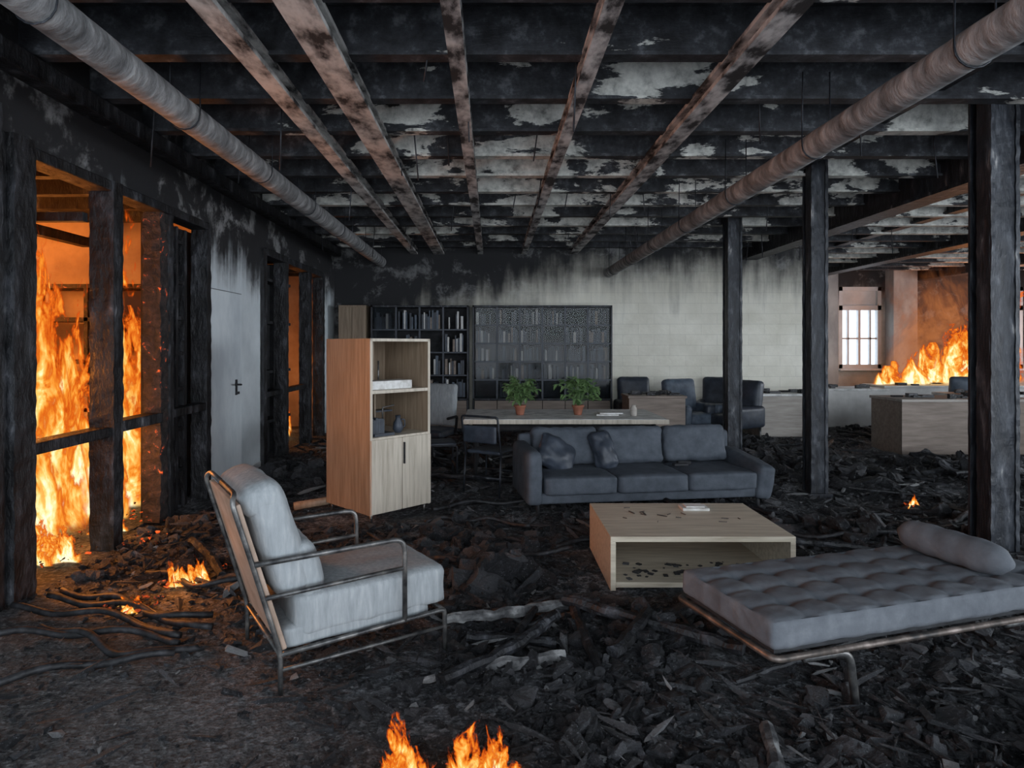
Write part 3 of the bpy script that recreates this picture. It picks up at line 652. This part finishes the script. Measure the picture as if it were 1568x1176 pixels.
# ------------------------------------------------------------------ rubble
def template(seed, kind, n=9):
    rnd = random.Random(seed); bm = bmesh.new(); sx, sy, sz = kind
    for i in range(n):
        v = Vector((rnd.uniform(-1, 1), rnd.uniform(-1, 1), rnd.uniform(-1, 1)))
        v = v / max(abs(v.x), abs(v.y), abs(v.z)) * rnd.uniform(.75, 1)
        bm.verts.new((v.x * sx, v.y * sy, v.z * sz))
    bmesh.ops.convex_hull(bm, input=bm.verts[:])
    bmesh.ops.delete(bm, geom=[v for v in bm.verts if not v.link_faces], context='VERTS')
    bm.verts.index_update(); vs = np.array([v.co[:] for v in bm.verts]); fs = [[v.index for v in f.verts] for f in bm.faces]; bm.free(); return vs, fs
def lump(seed, kind):
    rnd = random.Random(seed); bm = bmesh.new(); sx, sy, sz = kind
    bmesh.ops.create_cube(bm, size=2.); bmesh.ops.subdivide_edges(bm, edges=bm.edges[:], cuts=4, use_grid_fill=True)
    o_ = Vector((seed * 3.1, seed * 1.7, 0))
    for v in bm.verts:
        p = v.co.copy(); p = p.lerp(p.normalized() * 1.2, .35)
        p += noise.noise_vector(p * .9 + o_) * .45 + noise.noise_vector(p * 2.6 + o_) * .22 + noise.noise_vector(p * 5.5 + o_) * .10
        v.co = Vector((p.x * sx, p.y * sy, p.z * sz)) * .85
    bm.verts.index_update(); vs = np.array([v.co[:] for v in bm.verts]); fs = [[v.index for v in f.verts] for f in bm.faces]; bm.free(); return vs, fs
TC = [template(i, k) for i, k in enumerate([(1, .8, .5), (1, .6, .35), (1, .9, .6), (1, .6, .25), (1.1, .7, .2), (1, .8, .5), (1.2, .5, .35), (1, .7, .25), (1.3, .45, .25), (1.1, .8, .2)])]
TP = [template(50 + i, k) for i, k in enumerate([(1, .14, .09), (1, .10, .10), (1, .18, .05), (1, .08, .06), (1, .07, .07)])]
TB = [lump(80 + i, k) for i, k in enumerate([(1, .8, .6), (1, .6, .45), (1.1, .7, .3), (1.4, .5, .35), (1.1, .9, .5), (1.6, .35, .3)])]
EX = [(-1.7, -.5, 5.7, 6.7), (4.55, 5.8, 10.9, 11.9), (6.0, 7.7, 12.2, 13.2), (5.85, 7.95, 9.1, 10.1), (2.1, 3.2, 10.2, 11), (.75, 2.0, 4.1, 5.05), (8, 11.3, 13.1, 14.1), (-2.85, 2.3, 11.6, 12.2), (6.5, 7.2, 16.0, 16.5), (8.2, 8.8, 16, 16.5), (3.35, 3.6, 6.75, 7.0), (3.5, 3.72, 9.5, 9.7), (3.78, 4.02, 4.86, 5.1)]
def excl(x, y, r):
    for a, b_, c_, d_ in EX:
        if a - r < x < b_ + r and c_ - r < y < d_ + r: return True
    return x < -2.96 + r
def scatter(name, items, mat, smooth=False):
    AV, AF = [], []; off = 0
    for (tv, tf), pos, s, eul in items:
        R = np.array(Euler(eul).to_matrix()); w = (tv * s) @ R.T + np.array(pos); AV.append(w)
        AF += [tuple(i + off for i in f) for f in tf]; off += len(tv)
    return mesh(name, np.concatenate(AV).tolist(), AF, mat, None, smooth)
def pick(dmin, dmax, p=1.6):
    d_ = dmin + (dmax - dmin) * random.random() ** p
    lo, hi = max(-2.95, -.82 * d_ - .2), min(13.6, .88 * d_ + .3)
    if d_ > 12: lo = 6.1
    return random.uniform(lo, hi), d_
items = []
n_ = 0
while n_ < 76000:
    x, y = pick(1.7, 16.2, 2.0)
    bare = (y + .9 * max(x, -2)) < 1.7 + random.random() * 1.4
    if bare and random.random() < .65: n_ += 1; continue
    cl = noise.noise(Vector((x * 1.3, y * 1.3, 20)))
    if random.random() > .66 + cl * 1.1: n_ += 1; continue
    s = random.lognormvariate(-4.55, .62) * (1 + y * .12)
    s = min(s, .08)
    if bare: s *= .6
    if excl(x, y, s): continue
    items.append((random.choice(TC), (x, y, gh(x, y) + s * random.uniform(.1, .6)), s, (random.uniform(-.6, .6), random.uniform(-.6, .6), random.uniform(0, 6.28)))); n_ += 1
for i in range(2800):
    x, y = pick(2.2, 14, 1.5)
    bare = (y + .9 * max(x, -2)) < 2.6
    if bare and random.random() < .8: continue
    s = random.uniform(.03, .15) * (1.4 if y > 5 else .9)
    if excl(x, y, s): continue
    items.append((random.choice(TP), (x, y, gh(x, y) + .02 + random.uniform(0, .04)), s, (random.uniform(-.3, .3), random.uniform(-.2, .2), random.uniform(0, 6.28))))
scatter('charred_rubble', items, 'rubble')
items = []
for (mx, my, mr, cnt, sz) in [(.08, 4.45, .38, 26, .11), (-.3, 5.2, .6, 50, .065), (3.0, 5.4, .7, 50, .075), (.95, 3.5, .35, 18, .075), (4.0, 8.3, 1.3, 100, .09), (-2.4, 4.6, .5, 50, .05),
                               (-2.2, 7.8, .7, 80, .09), (-1.0, 9.0, 1.0, 70, .09), (4.4, 5.5, .6, 50, .09), (6.5, 8.2, 1.2, 90, .09), (3.9, 10.2, .5, 40, .07), (3.3, 3.9, .5, 35, .065), (2.9, 4.5, .5, 35, .065), (-2.6, 5.6, .4, 45, .06),
                               (.3, 2.9, .8, 90, .03), (1.6, 2.3, .8, 110, .032), (.7, 3.4, .6, 60, .04), (-.1, 5.0, .8, 50, .06), (2.4, 3.9, .4, 24, .055), (.6, 2.4, .7, 60, .03), (-.3, 3.9, .5, 30, .045)]:
    for i in range(cnt):
        a = random.uniform(0, 6.28); r = mr * random.random() ** .7; x, y = mx + r * math.cos(a), my + r * math.sin(a)
        if excl(x, y, .08): continue
        s = sz * random.uniform(.4, 1.4)
        items.append((random.choice(TB), (x, y, gh(x, y) + s * .25 + (1 - r / mr) * sz * random.uniform(0, 1.1)), s, (random.uniform(-.8, .8), random.uniform(-.8, .8), random.uniform(0, 6.28))))
for i in range(700):
    x, y = pick(2.4, 13, 1.3)
    if (y + .9 * max(x, -2)) < 2.6: continue
    s = random.uniform(.02, .06) * (1 + .06 * y)
    if excl(x, y, s): continue
    items.append((random.choice(TB), (x, y, gh(x, y) + s * .3), s, (random.uniform(-.5, .5), random.uniform(-.5, .5), random.uniform(0, 6.28))))
scatter('charcoal_lumps', items, 'coal')

def log(pts, r, V, F, seed):
    P = fillet([Vector(p) for p in pts], .1, 3); Q = []
    for i in range(len(P) - 1):
        for k in range(5): Q.append(P[i].lerp(P[i + 1], k / 5))
    Q.append(P[-1]); vs, fs = sweep(Q, r, 8)
    vs = [v + noise.noise_vector(v * 14 + Vector((seed, 0, 0))) * r * .45 for v in vs]
    o_ = len(V); V += vs; F += [tuple(i + o_ for i in f) for f in fs]
V, F = [], []
for i in range(150):
    x, y = pick(3.2, 12, 1.2); a = random.uniform(0, 3.14); L = random.uniform(.3, 1.1)
    if excl(x, y, .5) or x < -2.5 or (y < 4 and x < 0): continue
    r = random.uniform(.012, .035); z = gh(x, y) + r + .02
    dx, dy = math.cos(a) * L / 2, math.sin(a) * L / 2
    log([(x - dx, y - dy, z), (x + random.uniform(-.05, .05), y + random.uniform(-.05, .05), z + .02), (x + dx, y + dy, z + random.uniform(0, .08))], r, V, F, i)
mesh('charred_planks', V, F, 'char', None, False)
V, F = [], []
log([(-.27, 3.62, .05), (.1, 3.68, .06), (.45, 3.82, .06)], .032, V, F, 1)
log([(-.10, 3.10, .04), (.15, 3.12, .05), (.36, 3.20, .05)], .03, V, F, 2)
log([(-.42, 2.92, .03), (-.28, 3.02, .03), (-.24, 3.05, .03)], .016, V, F, 3)
log([(2.0, 2.35, .04), (2.5, 2.7, .05), (3.1, 3.0, .04)], .03, V, F, 5)
log([(1.05, 2.35, .04), (1.12, 2.6, .05)], .03, V, F, 6)
mesh('ash_covered_logs', V, F, 'ashwood', None, False)
tubes('timber_batten', [[(-1.9, 6.15, .05), (-1.3, 6.45, .09)]], .04, 'wood', None)
lst = []
for (x, y, L, n) in [(-2.6, 3.3, 1.2, 0), (-2.7, 3.6, 1.3, 1), (-2.5, 3.9, 1.1, 2), (-2.2, 4.4, .9, 3), (-.2, 4.7, 1., 4), (2.6, 4.5, 1.1, 5), (-.3, 6.2, 1.3, 6), (3.2, 3.2, 1., 7), (-1.7, 5.0, .8, 8), (2.2, 5.4, 1.2, 9), (.1, 3.9, .7, 10), (-2.4, 3.05, 1., 11), (2.6, 2.9, 1.1, 12), (-.4, 5.5, .9, 13), (-2.5, 3.75, 1.2, 14), (-2.3, 3.45, 1., 15), (.2, 5.3, 1.1, 16)]:
    P = []
    for k in range(24):
        t = k / 23; P.append((x + (t - .2) * L, y + .2 * math.sin(t * 3 + n) + .04 * math.sin(t * 9 + n * 2), gh(x, y) + .03 + .03 * math.sin(t * 7 + n) ** 2))
    P = [p for p in P if p[0] > -2.9]; lst.append(P)
tubes('burnt_hoses', lst, .019, 'hose', None, 0, 8)

# ------------------------------------------------------------------ fire
def fire(name, sheets, mat='flame'):
    V, F, UV = [], [], []
    for (x, y, z, w, h, yaw, lean, taper, seed) in sheets:
        rnd = random.Random(seed); nu, nv = 8, 18; o_ = len(V); cx, sx = math.cos(yaw), math.sin(yaw); ph = rnd.uniform(0, 6)
        for j in range(nv + 1):
            v = j / nv; ww = w * (1 - taper * v ** 1.5)
            off = .10 * w * math.sin(v * 5 + ph) * v + lean * v * v * h
            for i in range(nu + 1):
                u = i / nu; a = (u - .5) * ww + off; bow = .12 * w * math.sin(u * 5 + ph + v * 3)
                V.append((x + a * cx - bow * sx, y + a * sx + bow * cx, z + v * h)); UV.append((u, v))
        for j in range(nv):
            for i in range(nu):
                a = o_ + j * (nu + 1) + i; F.append((a, a + 1, a + nu + 2, a + nu + 1))
    me = bpy.data.meshes.new(name); me.from_pydata(V, [], F); me.materials.append(M[mat])
    uvl = me.uv_layers.new(name='UVMap')
    for l in me.loops: uvl.data[l.index].uv = UV[l.vertex_index]
    me.polygons.foreach_set('use_smooth', [True] * len(me.polygons)); me.update()
    return link(bpy.data.objects.new(name, me))
S = []
rnd = random.Random(2)
for (x, y, w, h, yaw) in [(-3.75, 5.15, 1.0, 2.6, .3), (-4.0, 5.6, 1.2, 2.8, -.2), (-3.65, 5.6, .7, 2.2, .9), (-4.4, 6.0, 1.4, 2.6, .1),
                          (-3.65, 6.45, .8, 2.0, .4), (-3.6, 6.1, .6, 3.1, .6), (-3.8, 6.7, .8, 1.6, .0), (-4.7, 5.2, .9, 1.8, 1.)]:
    S.append((x, y, 0, w, h, yaw, rnd.uniform(-.06, .06), .5, rnd.random()))
for i in range(8):
    S.append((rnd.uniform(-4.2, -3.4), rnd.uniform(4.8, 6.9), 0, rnd.uniform(.25, .45), rnd.uniform(.5, 1.1), rnd.uniform(-.6, .9), 0, .7, rnd.random()))
fire('fire', S)
S = [(-3.8, 11.4, 0, .5, 1.7, .3, 0, .6, 1), (-3.6, 11.0, 0, .4, 1.3, 1., 0, .6, 3)]
fire('fire', S)
S = []
for (x, y, w, h) in [(8.4, 13.6, .8, .4), (8.9, 13.5, .8, .7), (9.3, 13.75, .8, .9), (9.8, 13.5, .8, 1.2), (10.2, 13.7, .8, 1.5), (10.6, 13.6, 1.0, 2.0), (9.5, 13.8, .6, .9), (11.0, 13.7, .9, 2.0), (8.6, 13.7, .5, .5), (10.0, 13.85, .9, 1.3)]:
    S.append((x, y, .76, w, h, rnd.uniform(-.3, .3), rnd.uniform(-.1, .1), .6, rnd.random()))
fire('fire', S, 'flamefar')
fire('smoke_glow', [(10.0, 14.2, .9, 2.4, 2.6, .0, -.05, -.2, .2), (10.6, 14.5, .9, 2.6, 2.8, .1, .0, -.2, .5)], 'haze')
def small(x, y, w, h, n, z=0.):
    S = []
    for i in range(n):
        S.append((x + rnd.uniform(-.38, .38) * w, y + rnd.uniform(-.2, .2) * w, z, w * rnd.uniform(.35, .6), h * rnd.uniform(.55, 1), rnd.uniform(-.7, .7), rnd.uniform(-.15, .15), .75, rnd.random()))
    fire('fire', S, 'flamesmall')
small(-.17, 2.2, .50, .34, 10); small(-2.03, 4.25, .26, .22, 7); small(-2.15, 3.85, .24, .10, 5); small(4.12, 6.25, .14, .16, 4)
small(-3.3, 4.7, .5, .35, 6); small(-3.25, 5.4, .4, .3, 4)
items = []
for (x, y, r, n) in [(-2.03, 4.25, .15, 24), (-2.15, 3.85, .16, 34), (-.17, 2.2, .2, 20), (-3.4, 4.8, .4, 60), (-3.7, 5.8, .7, 110), (-1.85, 4.6, .12, 8), (4.12, 6.25, .08, 5), (-2.75, 5.1, .2, 26), (-2.7, 4.5, .15, 14)]:
    for i in range(n):
        a = random.uniform(0, 6.28); q = r * random.random() ** .5; s = random.uniform(.008, .026)
        items.append((random.choice(TC), (x + q * math.cos(a), y + q * math.sin(a), max(.0, gh(x, y)) + .035 + s * .3), s, (random.uniform(-.5, .5), random.uniform(-.5, .5), random.uniform(0, 6))))
scatter('glowing_embers', items, 'ember')

# ------------------------------------------------------------------ lights
def pl(name, loc, power, col, r=.25):
    l = bpy.data.lights.new(name, 'POINT'); l.energy = power; l.color = col; l.shadow_soft_size = r
    o_ = bpy.data.objects.new(name, l); o_.location = loc; COL.objects.link(o_); return o_
FO = (1., .31, .055)
pl('firelight', (-4.3, 5.0, 1.3), 150, FO); pl('firelight', (-4.2, 6.4, .8), 90, FO); pl('firelight', (-5.2, 5.6, 2.3), 200, FO)
pl('firelight', (-3.45, 5.35, .7), 30, FO)
pl('firelight', (-4.2, 11.2, 1.3), 40, FO)
pl('firelight', (10.6, 13.9, 1.7), 55, FO); pl('firelight', (11.8, 14.8, 2.2), 80, FO)
pl('firelight', (-.17, 2.2, .2), .8, FO, .08); pl('firelight', (-2.05, 4.2, .18), 5, FO, .06)

def sun_(dirv, e, ang, col):
    sun = bpy.data.lights.new('daylight_fill', 'SUN'); sun.energy = e; sun.angle = math.radians(ang); sun.color = col
    so = bpy.data.objects.new('daylight_fill', sun); so.rotation_euler = Vector(dirv).to_track_quat('-Z', 'Y').to_euler(); COL.objects.link(so)
sun_((-.10, 1, -.03), 1.5, 50, (.86, .93, 1.))  # added soft fill from behind the camera, nearly level to reach beam undersides
sun_((-1, .22, -.06), 2.5, 25, (.88, .94, 1.))  # added fill from the right, lifts the left wall and column sides

w = bpy.data.worlds.new('overcast_sky'); scene.world = w; w.use_nodes = True
bg = w.node_tree.nodes['Background']; bg.inputs[0].default_value = (.78, .88, 1., 1); bg.inputs[1].default_value = 2.6

# ------------------------------------------------------------------ camera
cam = bpy.data.cameras.new('camera'); cam.sensor_width = 36; cam.lens = 22.5; cam.shift_x = .02; cam.shift_y = -.038; cam.clip_start = .05
co = bpy.data.objects.new('camera', cam); co.location = (0, 0, 1.6); co.rotation_euler = (math.radians(90), 0, 0); COL.objects.link(co)
scene.camera = co
scene.view_settings.view_transform = 'Standard'
try: scene.cycles.transparent_max_bounces = 24
except Exception: pass
